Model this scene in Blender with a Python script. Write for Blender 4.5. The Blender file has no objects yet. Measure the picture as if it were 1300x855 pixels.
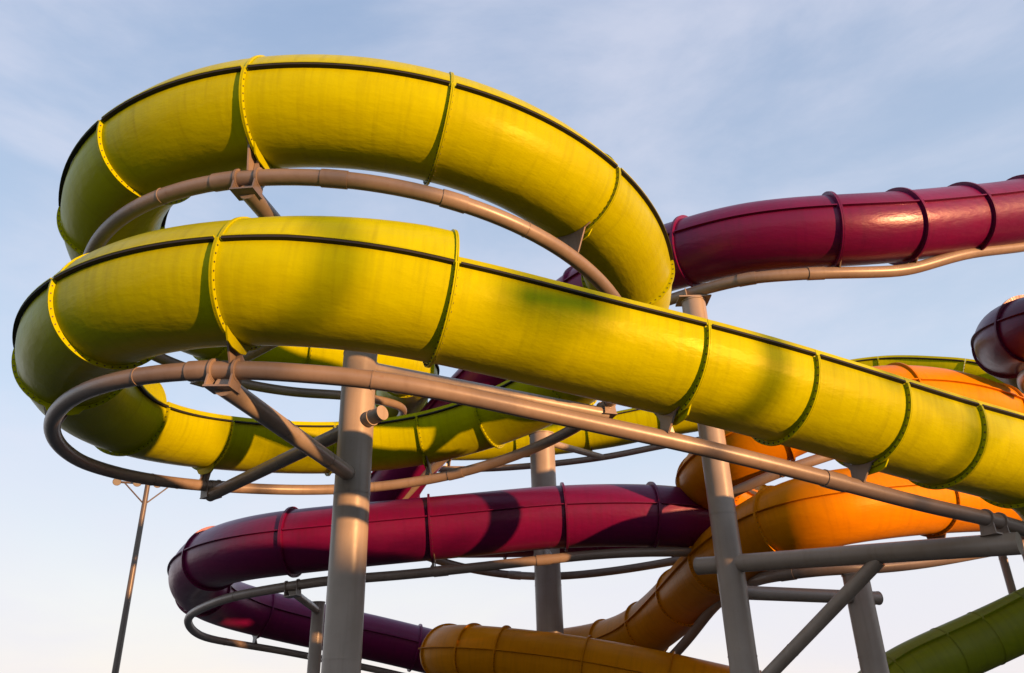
import bpy, bmesh, math, random
import numpy as np
from mathutils import Vector, Matrix
random.seed(7)
R = math.radians
sc = bpy.context.scene
col = sc.collection

# ------------------------------------------------------------------ camera
F_PX, CX, CY = 1011.0, 650.0, 427.5
PITCH = math.atan(F_PX/2138.0); ROLL = -60/2138.0
_r0 = np.array([1, 0, 0.]); _u0 = np.array([0, -math.sin(PITCH), math.cos(PITCH)])
FW = np.array([0, math.cos(PITCH), math.sin(PITCH)])
RT = math.cos(ROLL)*_r0 + math.sin(ROLL)*_u0
UPV = -math.sin(ROLL)*_r0 + math.cos(ROLL)*_u0
EYE = np.array([0, 0, 1.6])
cam = bpy.data.cameras.new('camera'); cam.sensor_fit = 'HORIZONTAL'; cam.sensor_width = 36
cam.lens = 36*F_PX/1300; cam.clip_end = 3000; cam.clip_start = .05
co = bpy.data.objects.new('camera', cam); col.objects.link(co)
co.matrix_world = Matrix(((RT[0], UPV[0], -FW[0], EYE[0]), (RT[1], UPV[1], -FW[1], EYE[1]),
                          (RT[2], UPV[2], -FW[2], EYE[2]), (0, 0, 0, 1)))
sc.camera = co

# ------------------------------------------------------------------ light
SUN_EL, SUN_AZ = R(2.6), R(50)          # azimuth: right of straight-behind-the-camera
SD = np.array([math.sin(SUN_AZ)*math.cos(SUN_EL), -math.cos(SUN_AZ)*math.cos(SUN_EL), math.sin(SUN_EL)])
sun = bpy.data.lights.new('sun', 'SUN'); sun.energy = 4.6; sun.angle = R(.85); sun.color = (1, .50, .20)
so = bpy.data.objects.new('sun', sun); col.objects.link(so)
so.rotation_euler = Vector(-SD).to_track_quat('-Z', 'Y').to_euler(); so.location = (20, -25, 12)

w = bpy.data.worlds.new('World'); sc.world = w; w.use_nodes = True
nt = w.node_tree; nt.nodes.clear(); N = nt.nodes.new; L = nt.links.new
sky = N('ShaderNodeTexSky'); sky.sky_type = 'NISHITA'; sky.sun_disc = False
sky.sun_elevation = SUN_EL; sky.sun_rotation = math.atan2(SD[0], SD[1])
sky.air_density = 1.0; sky.dust_density = .6; sky.ozone_density = 2.5
tc = N('ShaderNodeTexCoord'); mp = N('ShaderNodeMapping'); mp.inputs['Scale'].default_value = (1.0, 1.0, 2.6)
mp.inputs['Rotation'].default_value = (R(8), R(-14), R(20))
n1 = N('ShaderNodeTexNoise'); n1.inputs['Scale'].default_value = 1.7; n1.inputs['Detail'].default_value = 9
n1.inputs['Roughness'].default_value = .57; n1.inputs['Distortion'].default_value = .3
# haze thickens towards the horizon, with thin patchy high cloud over it
cl = N('ShaderNodeMapRange'); cl.interpolation_type = 'SMOOTHSTEP'; cl.inputs[1].default_value = .38; cl.inputs[2].default_value = .70; cl.inputs[3].default_value = .04; cl.inputs[4].default_value = .60
sx = N('ShaderNodeSeparateXYZ')
hz = N('ShaderNodeMapRange'); hz.interpolation_type = 'SMOOTHSTEP'; hz.inputs[1].default_value = -.05; hz.inputs[2].default_value = .75; hz.inputs[3].default_value = .84; hz.inputs[4].default_value = .62
cr = N('ShaderNodeValToRGB'); ce = cr.color_ramp.elements
ce[0].position = .0; ce[0].color = (.92, .83, .77, 1); ce[1].position = .72; ce[1].color = (.39, .515, .75, 1)
for p_, c_ in ((.12, (.84, .825, .82, 1)), (.30, (.60, .71, .86, 1))):
    e2 = ce.new(p_); e2.color = c_
br = N('ShaderNodeVectorMath'); br.operation = 'SCALE'; br.inputs['Scale'].default_value = 4.15
m0 = N('ShaderNodeMix'); m0.data_type = 'RGBA'
mx = N('ShaderNodeMix'); mx.data_type = 'RGBA'; mx.inputs[7].default_value = (2.7, 2.7, 3.1, 1)
bg = N('ShaderNodeBackground'); bg.inputs[1].default_value = .15
out = N('ShaderNodeOutputWorld')
L(tc.outputs['Generated'], mp.inputs[0]); L(mp.outputs[0], n1.inputs[0]); L(n1.outputs[0], cl.inputs[0])
L(tc.outputs['Generated'], sx.inputs[0]); L(sx.outputs[2], hz.inputs[0]); L(sx.outputs[2], cr.inputs[0])
L(cr.outputs[0], br.inputs[0]); L(hz.outputs[0], m0.inputs[0]); L(sky.outputs[0], m0.inputs[6]); L(br.outputs[0], m0.inputs[7])
L(cl.outputs[0], mx.inputs[0]); L(m0.outputs[2], mx.inputs[6])
L(mx.outputs[2], bg.inputs[0]); L(bg.outputs[0], out.inputs[0])
sc.view_settings.view_transform = 'Standard'; sc.view_settings.look = 'None'
sc.view_settings.exposure = 1.0; sc.view_settings.gamma = 1; sc.view_settings.use_curve_mapping = False

# ------------------------------------------------------------------ materials
def base_mat(name):
    m = bpy.data.materials.new(name); m.use_nodes = True
    t = m.node_tree; b = t.nodes['Principled BSDF']
    return m, t, b
def fibreglass(name, c, dark, rough=.3, bump=.2, spec=.22, tint=(1, 1, 1)):
    m, t, b = base_mat(name); N = t.nodes.new; L = t.links.new
    uv = N('ShaderNodeUVMap'); oi = N('ShaderNodeObjectInfo')
    off = N('ShaderNodeVectorMath'); off.operation = 'ADD'
    cmb = N('ShaderNodeCombineXYZ'); mul = N('ShaderNodeMath'); mul.operation = 'MULTIPLY'; mul.inputs[1].default_value = 57
    L(oi.outputs['Random'], mul.inputs[0]); L(mul.outputs[0], cmb.inputs[0]); L(mul.outputs[0], cmb.inputs[2])
    L(uv.outputs[0], off.inputs[0]); L(cmb.outputs[0], off.inputs[1])
    st = N('ShaderNodeMapping'); st.inputs['Scale'].default_value = (1, 2.2, 1); L(off.outputs[0], st.inputs[0])
    big = N('ShaderNodeTexNoise'); big.inputs['Scale'].default_value = 1.4; big.inputs['Detail'].default_value = 5; L(st.outputs[0], big.inputs[0])
    fine = N('ShaderNodeTexNoise'); fine.inputs['Scale'].default_value = 22; fine.inputs['Detail'].default_value = 4; L(st.outputs[0], fine.inputs[0])
    # streaks that run round the shell (drips)
    ds = N('ShaderNodeMapping'); ds.inputs['Scale'].default_value = (9, .7, 1); L(off.outputs[0], ds.inputs[0])
    drip = N('ShaderNodeTexNoise'); drip.inputs['Scale'].default_value = 1.3; drip.inputs['Detail'].default_value = 4; L(ds.outputs[0], drip.inputs[0])
    dr = N('ShaderNodeMapRange'); dr.inputs[1].default_value = .52; dr.inputs[2].default_value = .8; dr.inputs[4].default_value = .35; L(drip.outputs[0], dr.inputs[0])
    br = N('ShaderNodeMapRange'); br.inputs[1].default_value = .3; br.inputs[2].default_value = .75; L(big.outputs[0], br.inputs[0])
    m1 = N('ShaderNodeMix'); m1.data_type = 'RGBA'; m1.inputs[6].default_value = (*c, 1); m1.inputs[7].default_value = (*dark, 1); L(br.outputs[0], m1.inputs[0])
    m2 = N('ShaderNodeMix'); m2.data_type = 'RGBA'; m2.inputs[7].default_value = (dark[0]*.55, dark[1]*.55, dark[2]*.6+.004, 1)
    L(m1.outputs[2], m2.inputs[6]); L(dr.outputs[0], m2.inputs[0])
    su = N('ShaderNodeSeparateXYZ'); L(uv.outputs[0], su.inputs[0])
    fl = N('ShaderNodeMath'); fl.operation = 'PINGPONG'; fl.inputs[1].default_value = 1.21; L(su.outputs[1], fl.inputs[0])
    ss = N('ShaderNodeMapping'); ss.inputs['Scale'].default_value = (7, .35, 1); L(off.outputs[0], ss.inputs[0])
    sn = N('ShaderNodeTexNoise'); sn.inputs['Scale'].default_value = 1.6; sn.inputs['Detail'].default_value = 5; sn.inputs['Roughness'].default_value = .6; L(ss.outputs[0], sn.inputs[0])
    sr = N('ShaderNodeMapRange'); sr.inputs[1].default_value = .50; sr.inputs[2].default_value = .74; sr.inputs[4].default_value = .42; L(sn.outputs[0], sr.inputs[0])
    sf = N('ShaderNodeMapRange'); sf.inputs[1].default_value = .0; sf.inputs[2].default_value = .85; sf.inputs[3].default_value = 1; sf.inputs[4].default_value = 0.05; L(fl.outputs[0], sf.inputs[0])
    sm = N('ShaderNodeMath'); sm.operation = 'MULTIPLY'; L(sr.outputs[0], sm.inputs[0]); L(sf.outputs[0], sm.inputs[1])
    m3 = N('ShaderNodeMix'); m3.data_type = 'RGBA'; m3.inputs[7].default_value = (dark[0]*.5+.01, dark[1]*.5+.008, dark[2]*.5+.006, 1)
    L(m2.outputs[2], m3.inputs[6]); L(sm.outputs[0], m3.inputs[0]); m2 = m3
    hs = N('ShaderNodeHueSaturation'); vr = N('ShaderNodeMapRange'); vr.inputs[3].default_value = .86; vr.inputs[4].default_value = 1.08
    L(oi.outputs['Random'], vr.inputs[0]); L(vr.outputs[0], hs.inputs['Value']); L(m2.outputs[2], hs.inputs['Color'])
    L(hs.outputs[0], b.inputs['Base Color'])
    rr = N('ShaderNodeMapRange'); rr.inputs[3].default_value = rough*.75; rr.inputs[4].default_value = rough*1.45; L(big.outputs[0], rr.inputs[0])
    L(rr.outputs[0], b.inputs['Roughness'])
    mid = N('ShaderNodeTexNoise'); mid.inputs['Scale'].default_value = 5; mid.inputs['Detail'].default_value = 2; L(st.outputs[0], mid.inputs[0])
    ad = N('ShaderNodeMath'); ad.operation = 'MULTIPLY_ADD'; ad.inputs[1].default_value = .22
    L(fine.outputs[0], ad.inputs[0]); L(mid.outputs[0], ad.inputs[2])
    bp = N('ShaderNodeBump'); bp.inputs['Strength'].default_value = bump; bp.inputs['Distance'].default_value = .03
    L(ad.outputs[0], bp.inputs['Height']); L(bp.outputs[0], b.inputs['Normal'])
    b.inputs['Specular IOR Level'].default_value = spec; b.inputs['Specular Tint'].default_value = (*tint, 1)
    return m
def steel(name, c, rust=.45, rough=.36):
    m, t, b = base_mat(name); N = t.nodes.new; L = t.links.new
    tc = N('ShaderNodeTexCoord')
    n = N('ShaderNodeTexNoise'); n.inputs['Scale'].default_value = 1.6; n.inputs['Detail'].default_value = 6; L(tc.outputs['Object'], n.inputs[0])
    n2 = N('ShaderNodeTexNoise'); n2.inputs['Scale'].default_value = 14; n2.inputs['Detail'].default_value = 5; L(tc.outputs['Object'], n2.inputs[0])
    r1 = N('ShaderNodeMapRange'); r1.inputs[1].default_value = .3; r1.inputs[2].default_value = .7; L(n.outputs[0], r1.inputs[0])
    r2 = N('ShaderNodeMapRange'); r2.inputs[1].default_value = .6; r2.inputs[2].default_value = .8; r2.inputs[4].default_value = rust; L(n2.outputs[0], r2.inputs[0])
    m1 = N('ShaderNodeMix'); m1.data_type = 'RGBA'; m1.inputs[6].default_value = (*c, 1); m1.inputs[7].default_value = (c[0]*.78, c[1]*.77, c[2]*.76, 1); L(r1.outputs[0], m1.inputs[0])
    mv = N('ShaderNodeMapping'); mv.inputs['Scale'].default_value = (9, 9, .5); L(tc.outputs['Object'], mv.inputs[0])
    n3 = N('ShaderNodeTexNoise'); n3.inputs['Scale'].default_value = 1.3; n3.inputs['Detail'].default_value = 5; L(mv.outputs[0], n3.inputs[0])
    r3 = N('ShaderNodeMapRange'); r3.inputs[1].default_value = .52; r3.inputs[2].default_value = .78; r3.inputs[4].default_value = .45; L(n3.outputs[0], r3.inputs[0])
    m0 = N('ShaderNodeMix'); m0.data_type = 'RGBA'; m0.inputs[7].default_value = (c[0]*.62, c[1]*.56, c[2]*.5, 1); L(m1.outputs[2], m0.inputs[6]); L(r3.outputs[0], m0.inputs[0])
    m2 = N('ShaderNodeMix'); m2.data_type = 'RGBA'; m2.inputs[7].default_value = (c[0]*.75, c[1]*.5, c[2]*.35, 1); L(m0.outputs[2], m2.inputs[6]); L(r2.outputs[0], m2.inputs[0])
    L(m2.outputs[2], b.inputs['Base Color']); b.inputs['Roughness'].default_value = rough
    bp = N('ShaderNodeBump'); bp.inputs['Strength'].default_value = .12; bp.inputs['Distance'].default_value = .01; L(n2.outputs[0], bp.inputs['Height']); L(bp.outputs[0], b.inputs['Normal'])
    return m
def plain(name, c, rough=.6, metal=0):
    m, t, b = base_mat(name); N = t.nodes.new; L = t.links.new
    tc = N('ShaderNodeTexCoord'); n = N('ShaderNodeTexNoise'); n.inputs['Scale'].default_value = 6; n.inputs['Detail'].default_value = 5; L(tc.outputs['Object'], n.inputs[0])
    mm = N('ShaderNodeMix'); mm.data_type = 'RGBA'; mm.inputs[6].default_value = (*c, 1); mm.inputs[7].default_value = (*[x*.75 for x in c], 1); L(n.outputs[0], mm.inputs[0])
    L(mm.outputs[2], b.inputs['Base Color']); b.inputs['Roughness'].default_value = rough; b.inputs['Metallic'].default_value = metal
    return m
PLUM_SHADE = fibreglass('shaded_plum_gelcoat', (.075, .003, .030), (.06, .003, .026), .30, .2, .4, (1, .8, .9))  # crimson deepened to plum: the shade on this tube is put into its colour
YEL = fibreglass('yellow_gelcoat', (.38, .405, .0003), (.345, .355, .0003), .33, .2, .14, (1, .85, .15))
PUR = fibreglass('crimson_gelcoat', (.14, .003, .050), (.108, .003, .047), .31, .2, .38, (1, .75, .85))
ORA = fibreglass('orange_gelcoat', (.60, .215, .0008), (.53, .18, .0008), .36, .2, .16, (1, .6, .15))
GRN = fibreglass('olive_gelcoat', (.20, .235, .002), (.165, .19, .002), .45)
RAIL = steel('taupe_steel', (.25, .195, .16)); COLM = steel('grey_steel', (.32, .265, .218), .25)
GASK = plain('black_gasket', (.012, .011, .01), .8); BOLT = plain('bolt_steel', (.10, .08, .05), .5, .6)
CONC = plain('paving', (.05, .047, .042), .9); WALLM = plain('render_wall', (.5, .46, .4), .9); ROOFM = plain('roof_sheet', (.18, .15, .13), .7)
GLASS = plain('window_glass', (.03, .035, .04), .1); LAMPM = plain('lamp_glass', (.30, .28, .25), .2); POLE = steel('pole_steel', (.10, .078, .062)); LAMPB = plain('lamp_housing', (.2, .16, .13), .5)
DOORM = plain('door_paint', (.12, .18, .25), .5)

# ------------------------------------------------------------------ helpers
def P(px, py, zc):
    return EYE + zc*(FW + (px-CX)/F_PX*RT - (py-CY)/F_PX*UPV)
def proj(p):
    d = np.asarray(p) - EYE; z = d@FW
    return np.stack([CX+F_PX*(d@RT)/z, CY-F_PX*(d@UPV)/z], -1)
def spline(xk, yk, x):
    xk = np.asarray(xk, float); yk = np.asarray(yk, float); x = np.asarray(x, float)
    n = len(xk); h = np.diff(xk); A = np.eye(n); b = np.zeros(yk.shape)
    for i in range(1, n-1):
        A[i, i-1] = h[i-1]; A[i, i] = 2*(h[i-1]+h[i]); A[i, i+1] = h[i]
        b[i] = 3*((yk[i+1]-yk[i])/h[i]-(yk[i]-yk[i-1])/h[i-1])
    c = np.linalg.solve(A, b)
    i = np.clip(np.searchsorted(xk, x)-1, 0, n-2); d = x-xk[i]
    if yk.ndim == 2: d = d[:, None]; hh = h[i][:, None]
    else: hh = h[i]
    bb = (yk[i+1]-yk[i])/hh - hh*(2*c[i]+c[i+1])/3; dd = (c[i+1]-c[i])/(3*hh)
    return yk[i]+bb*d+c[i]*d**2+dd*d**3
class Path:
    def __init__(s, pts, smooth=True):
        pts = np.array(pts, float)
        if smooth and len(pts) > 2:
            k = np.concatenate([[0], np.cumsum(np.linalg.norm(np.diff(pts, axis=0), axis=1)**.5)])
            pts = spline(k, pts, np.linspace(0, k[-1], 60*len(pts)))
        d = np.concatenate([[0], np.cumsum(np.linalg.norm(np.diff(pts, axis=0), axis=1))])
        s.len = d[-1]; s.S = np.arange(0, s.len, .04); s.C = np.stack([np.interp(s.S, d, pts[:, i]) for i in range(3)], -1)
        t = np.gradient(s.C, axis=0); s.T = t/np.linalg.norm(t, axis=1)[:, None]
        n = np.stack([s.T[:, 1], -s.T[:, 0], 0*s.S], -1); s.N = n/np.maximum(np.linalg.norm(n, axis=1), 1e-6)[:, None]
        s.U = np.cross(s.N, s.T); s.px = proj(s.C)
    def at(s, x):
        g = lambda A: np.stack([np.interp(x, s.S, A[:, i]) for i in range(3)], -1)
        nn = lambda v: v/np.linalg.norm(v, axis=-1, keepdims=True)
        return g(s.C), nn(g(s.T)), nn(g(s.N)), nn(g(s.U))
    def near(s, px, py, lo=-1, hi=1e9):
        m = (s.S >= lo) & (s.S <= hi); d = np.hypot(s.px[:, 0]-px, s.px[:, 1]-py); d[~m] = 1e9
        return s.S[d.argmin()]
def mesh_obj(name, verts, faces, mat, parent=None, uvs=None, smooth=True, ang=35):
    me = bpy.data.meshes.new(name); me.from_pydata([tuple(v) for v in verts], [], faces)
    if uvs is not None:
        ul = me.uv_layers.new(name='UVMap'); idx = np.zeros(len(me.loops), int); me.loops.foreach_get('vertex_index', idx)
        ul.data.foreach_set('uv', np.asarray(uvs, float)[idx].ravel())
    me.materials.append(mat); me.validate()
    bm = bmesh.new(); bm.from_mesh(me); bmesh.ops.recalc_face_normals(bm, faces=bm.faces); bm.to_mesh(me); bm.free()
    if smooth:
        me.shade_smooth(); me.set_sharp_from_angle(angle=R(ang))
    o = bpy.data.objects.new(name, me); col.objects.link(o)
    if parent is not None:
        o.parent = parent; o.matrix_parent_inverse = Matrix.Translation(parent.location).inverted()
    return o
def tag(o, label, cat, group=None, kind=None):
    if label: o['label'] = label
    if cat: o['category'] = cat
    if group: o['group'] = group
    if kind: o['kind'] = kind
    return o
def thing(name, loc, label, cat, group=None):
    o = bpy.data.objects.new(name, None); o.location = tuple(loc); o.empty_display_size = .2; col.objects.link(o)
    return tag(o, label, cat, group)
def sweep(path, s0, s1, prof, step=.16, closed=True, caps=True):
    """prof(s array) -> (n, m, 2) profile in the (side, up) plane; returns verts, faces, uvs"""
    n = max(2, int(math.ceil((s1-s0)/step))+1); s = np.linspace(s0, s1, n)
    C, T, Nn, U = path.at(s); pr = prof(s); m = pr.shape[1]
    V = C[:, None]+pr[..., :1]*Nn[:, None]+pr[..., 1:]*U[:, None]
    fc = []
    for i in range(n-1):
        for j in range(m if closed else m-1):
            k = (j+1) % m; fc.append((i*m+j, i*m+k, (i+1)*m+k, (i+1)*m+j))
    if caps: fc.append(tuple(range(m))); fc.append(tuple((n-1)*m+j for j in range(m)))
    arc = np.concatenate([np.zeros((n, 1)), np.cumsum(np.linalg.norm(np.diff(pr, axis=1), axis=2), axis=1)], 1)
    uv = np.stack([np.repeat(s[:, None], m, 1), arc], -1).reshape(-1, 2)
    return V.reshape(-1, 3), fc, uv
def arc_prof(r0, r1, a0, a1, nseg):
    def f(s):
        s = np.asarray(s); A0 = a0(s) if callable(a0) else np.full(len(s), a0); A1 = a1(s) if callable(a1) else np.full(len(s), a1)
        t = np.linspace(0, 1, nseg+1); th = A0[:, None]+(A1-A0)[:, None]*t
        o = np.stack([r1*np.cos(th), r1*np.sin(th)], -1); i = np.stack([r0*np.cos(th), r0*np.sin(th)], -1)[:, ::-1]
        return np.concatenate([o, i], 1)
    return f
def ring_shell(path, s0, s1, r0, r1, a0, a1, nseg, step=.16, full=False, bulge=None):
    """a shell swept along the path; quads only, open ends closed by strips"""
    n = max(2, int(math.ceil((s1-s0)/step))+1); s = np.linspace(s0, s1, n)
    C, T, Nn, U = path.at(s); pr = arc_prof(r0, r1, a0, a1, nseg)(s); m = pr.shape[1]
    if bulge is not None:      # covers that stand higher than a half round
        h0 = pr[:, :1, 1:2]; pr[..., 1:] += np.asarray(bulge(s))[:, None, None]*np.clip((pr[..., 1:]-h0)/(r1-h0), 0, 1)**.7
    V = C[:, None]+pr[..., :1]*Nn[:, None]+pr[..., 1:]*U[:, None]; fc = []
    for i in range(n-1):
        for j in range(m):
            k = (j+1) % m
            if full and j in (nseg, m-1): continue
            fc.append((i*m+j, i*m+k, (i+1)*m+k, (i+1)*m+j))
    for e in (0, n-1):
        for j in range(nseg): fc.append((e*m+j, e*m+j+1, e*m+m-2-j, e*m+m-1-j))
    arc = np.concatenate([np.linspace(0, 1, nseg+1), np.linspace(1, 0, nseg+1)])*(np.pi*r1*1.1)
    uv = np.stack(np.broadcast_arrays(s[:, None], arc[None]), -1).reshape(-1, 2)
    return V.reshape(-1, 3), fc, uv
def merge(parts):
    V, Fc, U = [], [], []; k = 0
    for v, f, u in parts:
        V.append(np.asarray(v)); Fc += [tuple(i+k for i in q) for q in f]; U.append(u if u is not None else np.zeros((len(v), 2))); k += len(v)
    return np.concatenate(V), Fc, np.concatenate(U)
def pipe(path, s0, s1, r, seg=20, step=.18, cap=True):
    th = np.linspace(0, 2*np.pi, seg, endpoint=False); pr = np.stack([r*np.cos(th), r*np.sin(th)], -1)
    return sweep(path, s0, s1, lambda s: np.repeat(pr[None], len(s), 0), step, True, cap)
def cyl(a, b, r, seg=20, r2=None, cap=True):
    a = np.array(a, float); b = np.array(b, float); t = (b-a)/np.linalg.norm(b-a)
    x = np.cross(t, [0, 0, 1.] if abs(t[2]) < .9 else [1., 0, 0]); x /= np.linalg.norm(x); y = np.cross(t, x)
    th = np.linspace(0, 2*np.pi, seg, endpoint=False); d = np.cos(th)[:, None]*x+np.sin(th)[:, None]*y
    V = np.concatenate([a+r*d, b+(r if r2 is None else r2)*d]); fc = [(i, (i+1) % seg, seg+(i+1) % seg, seg+i) for i in range(seg)]
    if cap: fc += [tuple(range(seg)), tuple(range(seg, 2*seg))]
    return V, fc, None
def box(c, x, y, z, hx, hy, hz):
    c, x, y, z = [np.array(q, float) for q in (c, x, y, z)]
    V = [c+sx*hx*x+sy*hy*y+sz*hz*z for sx in (-1, 1) for sy in (-1, 1) for sz in (-1, 1)]
    return np.array(V), [(0, 1, 3, 2), (4, 5, 7, 6), (0, 1, 5, 4), (2, 3, 7, 6), (0, 2, 6, 4), (1, 3, 7, 5)], None
def plate(c, x, y, z, outline, th):
    """prism: outline in the (x, y) plane about c, thickness th along z"""
    c, x, y, z = [np.array(q, float) for q in (c, x, y, z)]; m = len(outline)
    V = [c+a*x+b*y-z*th/2 for a, b in outline]+[c+a*x+b*y+z*th/2 for a, b in outline]
    return np.array(V), [tuple(range(m)), tuple(range(m, 2*m))]+[(i, (i+1) % m, m+(i+1) % m, m+i) for i in range(m)], None
def add(name, geo, mat, parent, ang=35):
    v, f, u = geo
    return mesh_obj(name, v, f, mat, parent, u, True, ang)
X, Y, Z = np.eye(3)

# ------------------------------------------------------------------ slides
RT_TUBE = .70
def slide(name, label, path, joints, mat, phi=.15, opens=(), r=RT_TUBE, fl_h=.056, fl_w=.034, cov_h=None, lug=(), gasket=True, cover=True, bolts=True, seg=40, bulge=None):
    """joints: arc lengths of the flanges; opens: list of (s0, s1) without a cover"""
    C0 = path.at(np.array([joints[0]]))[0][0]
    root = thing(name, (C0[0], C0[1], C0[2]), label, 'water slide', 'fibreglass water slides')
    ph = phi if callable(phi) else (lambda s, v=phi: np.full(np.shape(s), v))
    isopen = lambda s: (not cover) or any(a <= s <= b for a, b in opens)
    th = .018
    for a, b in zip(joints[:-1], joints[1:]):
        g = .003; s0, s1 = a+g, b-g; g0, g1 = a+fl_w/2+.02, b-fl_w/2-.02; op = isopen((a+b)/2)
        sh = add('tube_shell', ring_shell(path, s0, s1, r-th, r, lambda s: ph(s), lambda s: -np.pi-ph(s), seg*2//3), mat, root)
        if op:
            for sgn in (0, 1):
                f0 = (lambda s: ph(s)+.004) if sgn == 0 else (lambda s: np.pi-ph(s)-.004)
                f1 = (lambda s: ph(s)+.13) if sgn == 0 else (lambda s: np.pi-ph(s)-.13)
                add('rim_strip', ring_shell(path, s0, s1, r-.004, r+.028, f0, f1, 2), mat, root)
        else:
            add('tube_cover', ring_shell(path, s0, s1, r-th, r, lambda s: ph(s)+.004, lambda s: np.pi-ph(s)-.004, seg//2, bulge=bulge), mat, root)
            for sgn in (0, 1):
                f0 = (lambda s: ph(s)+.012) if sgn == 0 else (lambda s: np.pi-ph(s)-.012)
                f1 = (lambda s: ph(s)+.040) if sgn == 0 else (lambda s: np.pi-ph(s)-.040)
                add('seam_lip', ring_shell(path, g0, g1, r+.001, r+.062, f0, f1, 1), mat, root)
        if gasket:
            for sgn in (0, 1):
                f0 = (lambda s: ph(s)-.028) if sgn == 0 else (lambda s: np.pi-ph(s)+.028)
                f1 = (lambda s: ph(s)+.008) if sgn == 0 else (lambda s: np.pi-ph(s)-.008)
                add('seam_gasket', ring_shell(path, g0, g1, r+.002, r+.056, f0, f1, 1), GASK, root)
    for k, s in enumerate(joints):
        lo = isopen(s-.2) or k == 0 and isopen(s+.2); ro = isopen(s+.2) or k == len(joints)-1 and isopen(s-.2)
        p0 = float(ph(np.array([s]))[0])
        gs = []
        for k0, k1 in ((-fl_w/2, -.002), (.002, fl_w/2)):      # two mating flanges, a hairline apart
            gs.append(ring_shell(path, s+k0, s+k1, r+.0015, r+fl_h, p0-.03 if lo and ro else p0, -np.pi-p0+(.03 if lo and ro else 0), 34, step=1))
            if not (lo and ro): gs.append(ring_shell(path, s+k0, s+k1, r+.0015, r+(cov_h or fl_h), p0+.002, np.pi-p0-.002, 22, step=1, bulge=bulge))
        geo = merge(gs)
        fo = add('flange_ring', geo, mat, root, 50)
        C, T, Nn, U = [q[0] for q in path.at(np.array([s]))]
        if bolts:
            bl = []
            for i in range(26):
                an = p0-.12-i*(np.pi+2*p0-.24)/25
                d = Nn*math.cos(an)+U*math.sin(an); q = C+d*(r+fl_h*.55)
                bl.append(cyl(q-T*(fl_w/2+.012), q+T*(fl_w/2+.010), .0100, 6))
            tag(add('bolt', merge(bl), BOLT, fo), None, None, None, 'stuff')
        if k in lug:      # lug at the foot of the flange that sits on the saddle plate
            ol = []
            for an in np.linspace(-1.96, -1.18, 9): ol.append((math.cos(an)*(r+.004), math.sin(an)*(r+.004)))
            ol += [(.24, -r-.02), (.19, -r-.09), (.10, -r-.12), (-.10, -r-.12), (-.19, -r-.09), (-.24, -r-.02)]
            ol = [q for q in ol]
            add('lug', plate(C+T*(fl_w/2+.014), Nn, U, T, ol, .02), mat, fo, 20)
    return root
def rail(name, label, path, r, sleeves=(), saddles=(), mat=None, cuts=()):
    mat = mat or RAIL
    C0 = path.at(np.array([0.]))[0][0]; root = thing(name, C0, label, 'support pipe', 'bent support pipes under the slides')
    cs = [0]+list(cuts)+[path.len-.05]
    for a, b in zip(cs[:-1], cs[1:]): add('pipe_section', pipe(path, a+.002, b-.002, r), mat, root)
    for c in cuts: add('weld_bead', pipe(path, c-.008, c+.008, r+.006, cap=True), mat, root)
    for s in sleeves:
        add('sleeve', pipe(path, s-.16, s+.16, r+.012, step=.08), mat, root)
    for tp, ts, rr in saddles:      # (tube path, s on the tube, tube radius)
        C, T, Nn, U = [q[0] for q in tp.at(np.array([ts]))]
        i = np.argmin(np.linalg.norm(path.C-C, axis=1)+0*path.S); q = path.C[i]
        v = q-C; v -= T*(v@T); ln = np.linalg.norm(v); dn = v/ln; sd = np.cross(T, dn); sd /= np.linalg.norm(sd)
        ol = [(math.sin(x)*(rr+.004), math.cos(x)*(rr+.004)) for x in np.linspace(-.42, .42, 7)]
        ol += [(.14, ln-r-.12) if ln-r-.12 > rr*math.cos(.42)+.03 else (.20, rr*math.cos(.42)+.05), (.09, ln-r*.55), (-.09, ln-r*.55), (-.20, rr*math.cos(.42)+.05)]
        add('saddle_plate', plate(C-T*.05, sd, dn, T, ol, .024), mat, root, 20)
        add('stiffener', plate(C+dn*(ln-r+.0)-T*.05, T, dn, sd, [(.02, .02), (.13, .02), (.03, -max(.06, ln-r-rr-.04)), (.02, -max(.06, ln-r-rr-.04))], .016), mat, root, 20)
    return root

# ---- yellow helix: knots found by matching the photograph, tube radius 0.7 m
KZ = np.arange(-180, 361, 45.); KR = np.arange(-180, 361, 90.)
XC, YC = -2.288, 12.026
ZK = [9.067, 8.87, 8.697, 8.76, 8.635, 8.33, 7.946, 7.604, 7.086, 6.708, 6.307, 6.194, 5.94]
RK = [4.364, 4.31, 4.042, 4.29, 4.337, 4.259, 4.375]
PK = [.129, .10, .139, .157, .12, .03, .20]
ROK = [.172, .202, .052, -.051, .006, .215, -.215]; RHK = [.985, .985, 1.072, 1.186, 1.07, .985, .985]
ang = np.arange(-176, 380.1, 4.); aa = np.minimum(ang, 360); ar = np.radians(ang)
sl = (ZK[-1]-spline(KZ, ZK, np.array([358.]))[0])/2
zz = np.where(ang > 360, ZK[-1]+sl*(ang-360), spline(KZ, ZK, aa)); RR = spline(KR, RK, aa)
H = np.stack([XC+RR*np.sin(ar), YC-RR*np.cos(ar), zz], -1)
EXI = np.array([P(*q) for q in [(715, 421, 9.35), (861, 457, 9.72), (989, 492, 10.12), (1098, 525, 10.55), (1189, 552, 11.0), (1285, 580, 11.55), (1345, 618, 11.85), (1385, 690, 11.95), (1415, 800, 11.95)]])
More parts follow.
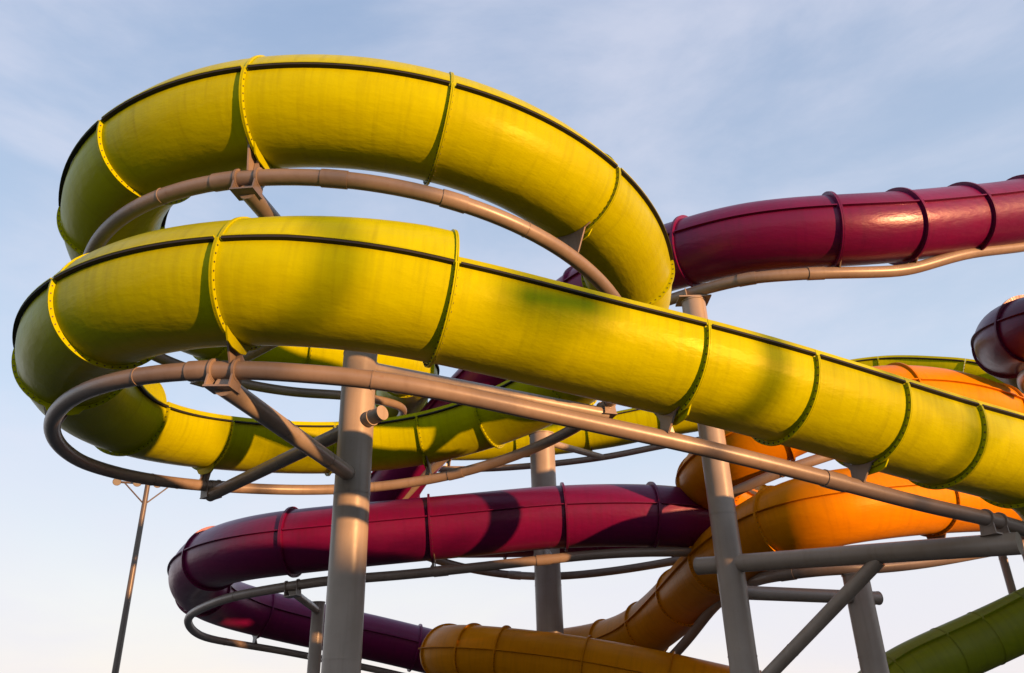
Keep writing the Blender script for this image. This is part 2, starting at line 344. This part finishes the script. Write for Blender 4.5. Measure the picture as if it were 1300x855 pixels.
# feeder: comes from the far right, swings round behind the helix and joins it
FEED = np.array([P(*q) for q in [(1420, 640, 21), (1330, 552, 22.5), (1265, 488, 23.5), (1200, 472, 24.2), (1130, 470, 25), (1035, 484, 25.6), (940, 510, 26), (840, 528, 26.2), (774, 541, 26.3), (690, 552, 26.4), (620, 557, 26.4),
                               (555, 556, 25.8), (517, 545, 24.6), (506, 523, 23.2), (514, 492, 21.5), (518, 470, 20.2)]])
YP = Path(np.concatenate([FEED, H[4::3], EXI]))
off = YP.near(*proj(H[0]), lo=20, hi=60)
def s_of(a):      # arc length on YP at helix angle a
    q = np.array([np.interp(a, ang, H[:, i]) for i in range(3)])
    return YP.S[np.argmin(np.linalg.norm(YP.C-q, axis=1))]
SA = np.array([s_of(a) for a in KR]); SEND = s_of(380)
def yphi(s):
    return np.interp(s, np.concatenate([[0], SA, [SEND, SEND+9]]), np.concatenate([[.2], PK, [.13, .30]]))
def yro(s): return np.interp(s, np.concatenate([[0], SA, [SEND+9]]), np.concatenate([[0], ROK, [-.196]]))
def yrh(s): return np.interp(s, np.concatenate([[0], SA, [SEND+9]]), np.concatenate([[1.0], RHK, [.985]]))
jA = [s_of(a) for a in (-150, -122, -95, -68, -40, -11, 20, 52, 80, 104, 128, 156, 176, 202, 236, 262, 296, 324, 352, 380)]
jexit = [YP.near(*q, lo=SEND) for q in [(861, 457), (989, 494), (1098, 527), (1189, 555)]]
j0 = jA[0]; feedj = list(np.arange(.5, j0-1.2, 2.35))
YJ = feedj + jA + jexit + list(np.arange(jexit[-1]+1.55, YP.len-.2, 1.6))
opens = [(0, YP.near(620, 557, hi=20)+2), (s_of(120), s_of(270)), (s_of(379), 1e3)]
nfeed = len(feedj); lugs = {nfeed+i for i in (5, 7, 9, 12, 14, 16, 18)} | {nfeed+len(jA), nfeed+len(jA)+2}
yellow = slide('water_slide', 'yellow fibreglass flume spiralling twice round a tall grey column', YP, YJ, YEL, yphi, opens, lug=lugs, cov_h=.022, bulge=lambda s: .14*np.clip((s-s_of(350))/2.0, 0, 1))
sgrid = np.arange(nfeed*2.2*0+.2, YP.len-.1, .4)
Cc, Tt, Nn_, Uu = YP.at(sgrid)
YR = Path(Cc+yro(sgrid)[:, None]*Nn_-yrh(sgrid)[:, None]*Z)
def rs(a): return YR.S[np.argmin(np.linalg.norm(YR.C-YP.at(np.array([a]))[0][0], axis=1))]
rsl = [rs(s_of(a)) for a in (-16, 346, 4, 25, 232, 168, 96)] + [YR.near(1060, 608, lo=rs(SEND))]
sad = [(YP, YJ[i], RT_TUBE) for i in sorted(lugs)]+[(YP, feedj[i], RT_TUBE) for i in range(1, nfeed, 2)]
rail('support_rail', 'bent taupe pipe following the underside of the yellow spiral', YR, .1025, rsl, sad, cuts=[rs(s_of(a)) for a in (-100, -30, 40, 110, 190, 250, 334, 372)])

# ---- crimson slide: high run, back loop, front run, left bend, low run
CP = Path([P(*q) for q in [(1520, 235, 18.5), (1400, 245, 17.8), (1300, 268, 17.0), (1215, 280, 16.3), (1130, 289, 15.7), (1050, 294, 15.5), (950, 303, 15.8), (868, 322, 16.5),
          (800, 345, 17.6), (740, 378, 18.7), (680, 424, 19.6), (605, 495, 20.4), (545, 560, 20.8), (500, 620, 21.0), (512, 662, 22.2), (565, 676, 23.2), (640, 677, 23.6), (740, 676, 23.6), (840, 675, 22.8),
          (893, 671, 21.4), (914, 664, 19.8), (888, 660, 18.7), (830, 655, 18.3), (715, 656, 18.2), (630, 663, 18.1), (547, 671, 18.0), (460, 679, 17.8), (373, 688, 17.7), (312, 697, 18.2), (268, 711, 19.4),
          (250, 731, 21.2), (262, 752, 23.2), (305, 771, 25.0), (390, 792, 26.0), (465, 808, 26.4), (545, 827, 26.8), (640, 850, 27.2), (760, 872, 27.6)]])
cj = []
for q in [(1470, 238), (1300, 268), (1222, 279), (1140, 288), (1052, 294), (876, 320), (745, 375), (640, 460), (548, 557)]: cj.append(CP.near(*q, hi=CP.near(512, 662)))
lo = CP.near(508, 650); cj += [CP.near(*q, lo=lo, hi=CP.near(893, 671, lo=lo)) for q in [(515, 670), (640, 677), (760, 675), (860, 672)]]
lo = CP.near(914, 664); cj += [CP.near(*q, lo=lo) for q in [(900, 661), (826, 655), (715, 656), (547, 671), (373, 688), (272, 709), (258, 748), (335, 779), (435, 802), (527, 823), (640, 850), (755, 871)]]
cj = sorted(set(cj))
slide('water_slide', 'crimson closed tube slide bending back on itself below the yellow spiral', CP, cj, PUR, .13, gasket=False, fl_h=.07, fl_w=.05)
CR1 = Path([P(*q) for q in [(1500, 283, 17.9), (1400, 295, 17.4), (1300, 313, 16.7), (1225, 323, 16.0), (1167, 339, 15.6), (1128, 345, 15.4), (1051, 347, 15.2), (993, 350, 15.2), (947, 355, 15.4), (889, 369, 15.9), (850, 381, 16.4), (780, 408, 17.4), (715, 450, 18.4),
           (650, 508, 19.4), (590, 560, 20.0), (545, 598, 20.3), (505, 640, 20.5)]])
rail('support_rail', 'curved pale taupe pipe carrying the high crimson tube', CR1, .115, [CR1.near(1035, 347), CR1.near(950, 355)], [(CP, cj[i], RT_TUBE) for i in (3, 4)], cuts=[CR1.near(947, 355)])
CR2 = Path([P(*q) for q in [(930, 705, 18.8), (870, 701, 18.0), (780, 703, 17.8), (700, 710, 17.7), (600, 721, 17.6), (500, 731, 17.5), (415, 738, 17.4), (366, 745, 17.4), (300, 757, 18.1), (259, 771, 19.3), (239, 787, 21.0), (253, 806, 23.0), (286, 815, 24.3), (341, 824, 25.2), (390, 833, 25.6), (470, 849, 26.0), (560, 870, 26.4)]])
rail('support_rail', 'taupe pipe hooking round below the front run of the crimson tube', CR2, .105, [CR2.near(560, 725), CR2.near(690, 711)], [(CP, cj[-9], RT_TUBE), (CP, cj[-5], RT_TUBE), (CP, cj[-11], RT_TUBE)], cuts=[CR2.near(300, 757), CR2.near(286, 815, lo=CR2.near(240, 787))])
CR3 = Path([P(*q) for q in [(500, 690, 22.0), (545, 708, 22.7), (600, 723, 23.0), (660, 731, 23.1), (720, 731, 23.0), (800, 722, 22.4), (870, 710, 21.4), (915, 702, 20.2)]])
rail('support_rail', 'dark taupe pipe behind the front run of the crimson tube', CR3, .11, [CR3.near(655, 731)], [])

# ---- second crimson slide at the right edge
C2 = Path([P(*q) for q in [(1500, 395, 16.0), (1400, 402, 16.4), (1330, 413, 17.0), (1291, 423, 17.9), (1279, 437, 19.0), (1292, 455, 20.4), (1340, 475, 21.6), (1420, 492, 22.4)]])
c2j = [.3, C2.near(1400, 402), C2.near(1306, 418), C2.near(1281, 441), C2.near(1330, 471), C2.len-.2]
slide('water_slide', 'dark plum tube slide turning sharply above the orange tube', C2, c2j, PLUM_SHADE, .2, gasket=False, fl_h=.07)
C2R = Path([P(*q) for q in [(1480, 450, 16), (1390, 455, 16.4), (1330, 464, 17), (1303, 474, 17.8), (1297, 486, 19), (1310, 500, 20.2), (1370, 520, 21.4)]])
rail('support_rail', 'bent pipe below the dark plum tube', C2R, .1, [], [(C2, c2j[2], RT_TUBE)])

# ---- orange slide, upper loop + main run + low loop
OP = Path([P(*q) for q in [(1500, 640, 19.8), (1400, 592, 19.4), (1330, 558, 18.9), (1270, 530, 18.3), (1215, 512, 17.7), (1150, 505, 17.2), (1080, 512, 16.9), (1000, 538, 16.9), (940, 572, 17.1), (905, 603, 18.0), (905, 630, 19.6), (950, 648, 21.0), (1030, 650, 21.8), (1150, 645, 22.0), (1300, 640, 21.6), (1400, 640, 20.9), (1428, 637, 19.6), (1385, 634, 18.4),
          (1300, 632, 17.2), (1200, 632, 16.2), (1100, 639, 15.3), (1025, 653, 15.2), (962, 680, 16.2), (905, 722, 18.4), (850, 775, 21.0), (805, 808, 22.2), (755, 824, 23.2), (690, 832, 24.0), (620, 834, 24.0), (576, 832, 23.0), (566, 830, 21.7), (590, 830, 20.6), (654, 836, 19.9), (747, 849, 19.3), (865, 873, 18.6), (980, 900, 18.0), (1100, 925, 17.6)]])
oj = []
mid = OP.near(1428, 637)
oj += [.4] + [OP.near(*q, hi=OP.near(1030, 650)) for q in [(1400, 592), (1300, 544), (1262, 527), (1140, 506), (1035, 526), (985, 545), (903, 612)]]
oj += [OP.near(*q, lo=OP.near(905, 635), hi=mid) for q in [(960, 649), (1100, 647), (1250, 642)]] + [mid]
lowst = OP.near(850, 775)
oj += [OP.near(*q, lo=mid+.5, hi=lowst+3) for q in [(1340, 633), (1175, 633), (995, 664), (915, 714), (868, 757), (822, 797), (770, 820)]]
oj += [OP.near(*q, lo=lowst+3) for q in [(690, 832), (600, 833), (569, 830), (640, 835), (600, 831), (745, 849), (850, 870), (960, 895), (1080, 921)]]
oj = sorted(set(oj)); oj = [oj[0]]+[b for a, b in zip(oj[:-1], oj[1:]) if b-a > .7]
slide('water_slide', 'orange closed tube slide dropping in loops behind the grey beam', OP, oj, ORA, .16, gasket=False)
OR1 = Path([P(*q) for q in [(1250, 560, 17.4), (1150, 552, 16.6), (1054, 578, 16.2), (990, 600, 16.2), (912, 634, 16.7)]])
rail('support_rail', 'grey pipe below the upper orange loop', OR1, .105, [OR1.near(1000, 596)], [])
OR2 = Path([P(*q) for q in [(1420, 680, 18.2), (1340, 688, 17.2), (1270, 697, 16.5), (1190, 711, 15.6), (1110, 720, 15.0), (1049, 723, 14.9), (990, 730, 15.4), (945, 743, 17.2), (912, 765, 18.4), (885, 797, 19.6), (858, 829, 20.6), (825, 862, 21.4)]])
rail('support_rail', 'dark pipe curving down below the main orange run', OR2, .12, [OR2.near(1000, 728)], [(OP, OP.near(915, 714, lo=mid, hi=lowst), RT_TUBE), (OP, OP.near(1175, 633, lo=mid, hi=lowst), RT_TUBE)])

# ---- olive slide low at the right
GP = Path([P(*q) for q in [(1070, 985, 17.0), (1092, 915, 17.4), (1135, 868, 17.8), (1190, 838, 18.0), (1250, 811, 18.2), (1320, 778, 18.2), (1410, 735, 18), (1500, 700, 18)]])
gj = [.2]+[GP.near(*q) for q in [(1092, 915), (1140, 865), (1203, 832), (1252, 810), (1310, 783), (1410, 735)]]+[GP.len-.2]
slide('water_slide', 'olive green tube slide low down beside the thin posts', GP, gj, GRN, .75, r=.60, gasket=False, fl_h=.010, fl_w=.03, bolts=False)

# ------------------------------------------------------------------ columns and arms
def column(name, label, x, y, ztop, r, mat=COLM, cap=True, seg=40):
    root = thing(name, (x, y, 0), label, 'column', 'grey steel columns under the slides' if name == 'pipe_column' else 'thin grey posts')
    add('shaft', cyl((x, y, .03), (x, y, ztop), r, seg), mat, root)
    bp = add('base_plate', box((x, y, .016), X, Y, Z, r*1.9, r*1.9, .014), mat, root)
    b = []
    for i in range(8):
        a = i*math.pi/4+.2; b.append(cyl((x+1.45*r*math.cos(a), y+1.45*r*math.sin(a), .03), (x+1.45*r*math.cos(a), y+1.45*r*math.sin(a), .10), .02, 6))
    tag(add('anchor_bolt', merge(b), BOLT, bp), None, None, None, 'stuff')
    for i in range(4):
        a = i*math.pi/2; d = np.array([math.cos(a), math.sin(a), 0]); e = np.array([-d[1], d[0], 0])
        add('gusset', plate((x, y, .03), d, Z, e, [(r*.97, .002), (r*1.8, .002), (r*1.8, .05), (r*.97, .42)], .02), mat, root, 20)
    for zz_ in np.arange(2.35, ztop-.4, 2.35): add('weld_seam', cyl((x, y, zz_-.012), (x, y, zz_+.012), r+.005, seg), mat, root)
    if cap: add('cap_plate', cyl((x, y, ztop+.001), (x, y, ztop+.028), r*1.06, seg), mat, root)
    return root
def arm(root, a, b, r, mat=COLM, name='arm', rc=.235):
    a = np.array(a, float); b = np.array(b, float); o = add(name, cyl(a, b, r, 24), mat, root)
    t = (b-a)/np.linalg.norm(b-a); h = math.hypot(t[0], t[1])
    if h > .2: add('weld_collar', cyl(a+t*(rc/h-.01), a+t*(rc/h+.035), r+.014, 24), mat, o)
    for k in (1.1, 2.6):
        if np.linalg.norm(b-a) > k+.8: add('weld_bead', cyl(a+t*k, a+t*(k+.016), r+.004, 24), mat, o)
    return o
def hanger(root, tip, rp, r_rail, mat=RAIL):
    """box shoe of plates under a rail point where an arm ends"""
    tip = np.array(tip)
    q = rp.C[np.argmin(np.linalg.norm(rp.C-tip, axis=1))]; i = np.argmin(np.linalg.norm(rp.C-tip, axis=1)); T = rp.T[i]; T = T/np.linalg.norm(T)
    sd = np.cross(T, Z); sd /= np.linalg.norm(sd); up = np.cross(sd, T)
    for k in (-.14, .14):
        add('shoe_clamp', cyl(q+T*(k-.014), q+T*(k+.014), r_rail+.03, 24), mat, root)
        add('shoe_plate', plate(q+T*k, sd, up, T, [(-.095, .0), (.095, .0), (.115, -.21), (-.115, -.21)], .02), mat, root, 20)
    add('shoe_plate', plate(q-up*.221, sd, T, up, [(-.125, -.155), (.125, -.155), (.125, .155), (-.125, .155)], .02), mat, root, 20)
def z_at(x, y, py):
    zs = np.linspace(0, 16, 1601); q = proj(np.stack([np.full(1601, x), np.full(1601, y), zs], -1)); return zs[np.argmin(abs(q[:, 1]-py))]
# central column of the yellow spiral
bx, by = P(446, 640, 1)[:2]-EYE[:2]; k = 12.05/by; PXc, PYc = bx*k, 12.05
cA = column('pipe_column', 'thick grey column in the middle of the yellow spiral', PXc, PYc, 8.55, .275)
def arm_to(root, cx, cy, zc, target, r, through=0, shoe=True, rp=None, drop=.18):
    a = np.array([cx, cy, zc]); b = np.array(target)-Z*drop; d = (b-a)/np.linalg.norm(b-a)
    arm(root, a-d*through, b, r)
    if through:
        e = a-d*through; add('end_cap', cyl(e-d*.012, e, r*1.03, 24), COLM, root)
    if shoe: hanger(root, target, rp, .1)
def rail_pt(px, py, lo=0, hi=1e9):
    s_ = YR.near(px, py, lo, hi); return YR.at(np.array([s_]))[0][0]
arm_to(cA, PXc, PYc, z_at(PXc, PYc, 606), rail_pt(287, 466, rs(s_of(320)), rs(s_of(378))), .115, rp=YR)
arm_to(cA, PXc, PYc, z_at(PXc, PYc, 540), rail_pt(268, 617, rs(s_of(190)), rs(s_of(270))), .115, through=.62, rp=YR)
arm_to(cA, PXc, PYc, z_at(PXc, PYc, 466), rail_pt(768, 513, rs(s_of(70)), rs(s_of(140))), .12, rp=YR)
arm_to(cA, PXc, PYc, 7.6, rail_pt(318, 224, rs(s_of(-50)), rs(s_of(20))), .115, rp=YR)
arm_to(cA, PXc, PYc, 8.2, rail_pt(262, 455, rs(s_of(-160)), rs(s_of(-80))), .10, rp=YR)

# column under the high crimson tube, with the big beam
q = CR1.at(np.array([CR1.near(876, 374)]))[0][0]; K1x, K1y = q[0]+.05, q[1]
cB = column('pipe_column', 'grey column carrying the high crimson tube and the long beam', K1x, K1y, q[2]-.22, .235)
add('head_plate', box((K1x, K1y, q[2]-.165), X, Y, Z, .32, .22, .014), COLM, cB)
for dx in (-.16, .16): add('head_fin', plate((K1x+dx, K1y, q[2]-.15), Y, Z, X, [(-.2, .002), (.2, .002), (.14, .2), (-.14, .2)], .02), COLM, cB, 20)
zb = z_at(K1x, K1y, 716); bl = np.array([K1x, K1y, zb]); be = P(1262, 684, 11.8)
rp_end = YR.at(np.array([YR.near(1262, 656, lo=rs(SEND))]))[0][0]
be = np.array([rp_end[0], rp_end[1], rp_end[2]-.34]); d = (be-bl)/np.linalg.norm(be-bl)
root = cB
add('beam', cyl(bl-d*.62, be+d*.25, .15, 32), COLM, root); add('end_cap', cyl(bl-d*.64, bl-d*.621, .155, 32), COLM, root)
hanger(root, rp_end, YR, .1)
brt = bl+d*2.55-Z*.10
arm(root, (K1x, K1y, 1.75), brt, .105, name='brace')

# column under the orange run
q2 = OR2.at(np.array([OR2.near(1085, 720)]))[0][0]
bx, by = (P(1098, 790, 1)-EYE)[:2]; yy = q2[1]; K2x = bx/by*yy
cC = column('pipe_column', 'grey column standing below the main orange run', K2x, yy, q2[2]-.14, .235)
zq = z_at(K2x, yy, 759); dv = np.array([K1x-K2x, K1y+.35-yy, 0]); dv /= np.linalg.norm(dv)
e1 = np.array([K2x, yy, zq])-dv*.40; e0 = np.array([K2x, yy, zq+.06])+dv*2.85
add('cross_pipe', cyl(e0, e1, .12, 24), COLM, cC); add('end_cap', cyl(e1-dv*.015, e1, .125, 24), COLM, cC)

# far column inside the crimson loop
K3y = 22.4; bx, by = (P(694, 700, 1)-EYE)[:2]; K3x = bx/by*K3y
cD = column('pipe_column', 'grey column rising behind the front run of the crimson tube', K3x, K3y, z_at(K3x, K3y, 553), .36)
yr2 = YR.at(np.array([YR.near(765, 577, hi=20)]))[0][0]
arm(cD, (K3x, K3y, z_at(K3x, K3y, 560)), yr2, .10)
arm(cD, (K3x, K3y, z_at(K3x, K3y, 735)+.05), CR3.at(np.array([CR3.near(645, 731)]))[0][0], .10)
arm(cD, (K3x, K3y, z_at(K3x, K3y, 700)), CR2.at(np.array([CR2.near(700, 710)]))[0][0], .09)

# short column inside the left bend of the crimson tube
K4y = 20.6; bx, by = (P(402, 800, 1)-EYE)[:2]; K4x = bx/by*K4y
cE = column('pipe_column', 'short grey column inside the left bend of the crimson tube', K4x, K4y, z_at(K4x, K4y, 766), .155)
arm(cE, (K4x, K4y, z_at(K4x, K4y, 776)), CR2.at(np.array([CR2.near(372, 744)]))[0][0]-Z*.12, .085)
hanger(cE, CR2.at(np.array([CR2.near(372, 744)]))[0][0], CR2, .1)
arm(cE, (K4x, K4y, z_at(K4x, K4y, 836)), CR2.at(np.array([CR2.near(392, 834, lo=CR2.near(240, 787))]))[0][0], .085)

# thin posts at the right
for (px, py, zc, lb) in [(1268, 690, 19.6, 'thin grey post rising behind the olive tube, the one nearer the orange column'), (1297, 684, 19.2, 'thin grey post at the end of the long beam')]:
    q = P(px, py, zc); column('pipe_post', lb, q[0], q[1], q[2]+.3, .095, cap=False, seg=20)

# ------------------------------------------------------------------ floodlight poles
def flood_pole(x, y, h, label, yaw=0, r=.13, group=None, arm_w=1.3, lamps=(-1.25, -.42, .42, 1.25)):
    root = thing('floodlight_pole', (x, y, 0), label, 'floodlight', 'floodlight poles')
    add('pole', cyl((x, y, 0.02), (x, y, h), r, 20, r*.72), POLE, root)
    add('base_plate', box((x, y, .012), X, Y, Z, r*2.2, r*2.2, .012), COLM, root)
    a = np.array([math.cos(yaw), math.sin(yaw), 0]); f = np.array([math.sin(yaw), -math.cos(yaw), 0])
    c = np.array([x, y, h-.05])
    add('crossarm', cyl(c-a*arm_w*1.05, c+a*arm_w*1.05, .05, 12), POLE, root)
    for sgn in (-1, 1): add('brace', cyl(c-Z*.95, c+a*sgn*arm_w*.75, .032, 10), POLE, root)
    for k in lamps:
        lc = c+a*k*arm_w/1.3+f*.12+Z*.02; dn = (f*.8-Z*.6); dn = dn/np.linalg.norm(dn); sd = a; upp = np.cross(dn, sd)
        prof = [(0, .08), (.07, .14), (.18, .18), (.22, .18)]
        V, fc = [], []; sg = 18
        for z_, rr in prof:
            for i in range(sg):
                an = 2*math.pi*i/sg; V.append(lc+dn*(z_-.1)+rr*(math.cos(an)*sd+math.sin(an)*upp))
        for j in range(len(prof)-1):
            for i in range(sg): fc.append((j*sg+i, j*sg+(i+1) % sg, (j+1)*sg+(i+1) % sg, (j+1)*sg+i))
        fc.append(tuple(range(sg)))
        lh = add('lamp_head', (np.array(V), fc, None), LAMPB, root)
        add('lens', cyl(lc+dn*.10, lc+dn*.112, .168, 18), LAMPM, lh)
    return root
q = P(188, 613, 36)
flood_pole(q[0], q[1], q[2], 'slender floodlight pole standing behind the taupe spiral pipe', R(20), .15)
# unseen poles added toward the sun so their shadows cross the yellow flume
def toward_sun(px, py, k, lo):
    c = YP.at(np.array([YP.near(px, py, lo=lo)]))[0][0]; return c+SD*k/math.cos(SUN_EL)
for (px, py, k, r, extra, lb) in [(905, 470, 30, .17, 1.6, 'stout floodlight pole on the near side of the park'), (1160, 545, 27, .10, .5, 'slim floodlight pole on the near side of the park by the long building'),
                                  (352, 362, 32, .14, 1.6, 'floodlight pole on the near side of the park, farthest along the long building')]:
    c = toward_sun(px, py, k, s_of(330)); flood_pole(c[0], c[1], c[2]+extra, lb, SUN_AZ, r)
# unseen board added to cast a soft shadow on the flume by the cover's end
c = toward_sun(640, 398, 36, s_of(330))-Z*.14; ax_ = np.array([math.cos(SUN_AZ), math.sin(SUN_AZ), 0]); fx_ = np.array([-math.sin(SUN_AZ), math.cos(SUN_AZ), 0])
sp = thing('shadow_board', (c[0], c[1], 0), 'blank board on a tall post on the near side of the park', 'sign')
add('post', cyl((c[0], c[1], .02), (c[0], c[1], c[2]-.28), .06, 16), POLE, sp)
add('board', box(c-fx_*.05+Z*.03, ax_, fx_, Z, .56, .025, .27), WALLM, sp); add('base_plate', box((c[0], c[1], .012), X, Y, Z, .2, .2, .012), COLM, sp)

# ------------------------------------------------------------------ ground, and an unseen building added to shade the lower parts
gv = [(-900, -900, 0), (900, -900, 0), (900, 900, 0), (-900, 900, 0)]
g = mesh_obj('ground', gv, [(0, 1, 2, 3)], CONC, None, None, False); tag(g, 'pale concrete paving of the water park', 'ground', None, 'structure')
bc = np.array([PXc, PYc, 0])+np.array([SD[0], SD[1], 0])/math.cos(SUN_EL)*46
ax = np.array([math.cos(SUN_AZ), math.sin(SUN_AZ), 0]); fx = np.array([-math.sin(SUN_AZ), math.cos(SUN_AZ), 0])   # fx faces the slides
hh = 3.55+46*math.tan(SUN_EL)
bd = thing('shade_building', bc, 'long low rendered building on the near side of the park', 'building')
add('wall', box(bc-fx*4+Z*hh/2, ax, fx, Z, 30, 4, hh/2), WALLM, bd)
rf = add('roof', box(bc-fx*4+Z*(hh+.1), ax, fx, Z, 30.5, 4.5, .098), ROOFM, bd)
for i in range(14):
    c = bc+ax*(-27+i*4.15)+Z*2.2+fx*.03
    if i in (3, 10):
        dr = add('door', box(c-Z*1.1, ax, fx, Z, .6, .028, 1.08), DOORM, bd); add('handle', box(c-Z*1.1+ax*.48+fx*.05, ax, fx, Z, .03, .02, .12), COLM, dr)
    else:
        wf = add('window', box(c, ax, fx, Z, .95, .028, .65), WALLM, bd); add('pane', box(c+fx*.03, ax, fx, Z, .86, .006, .56), GLASS, wf)
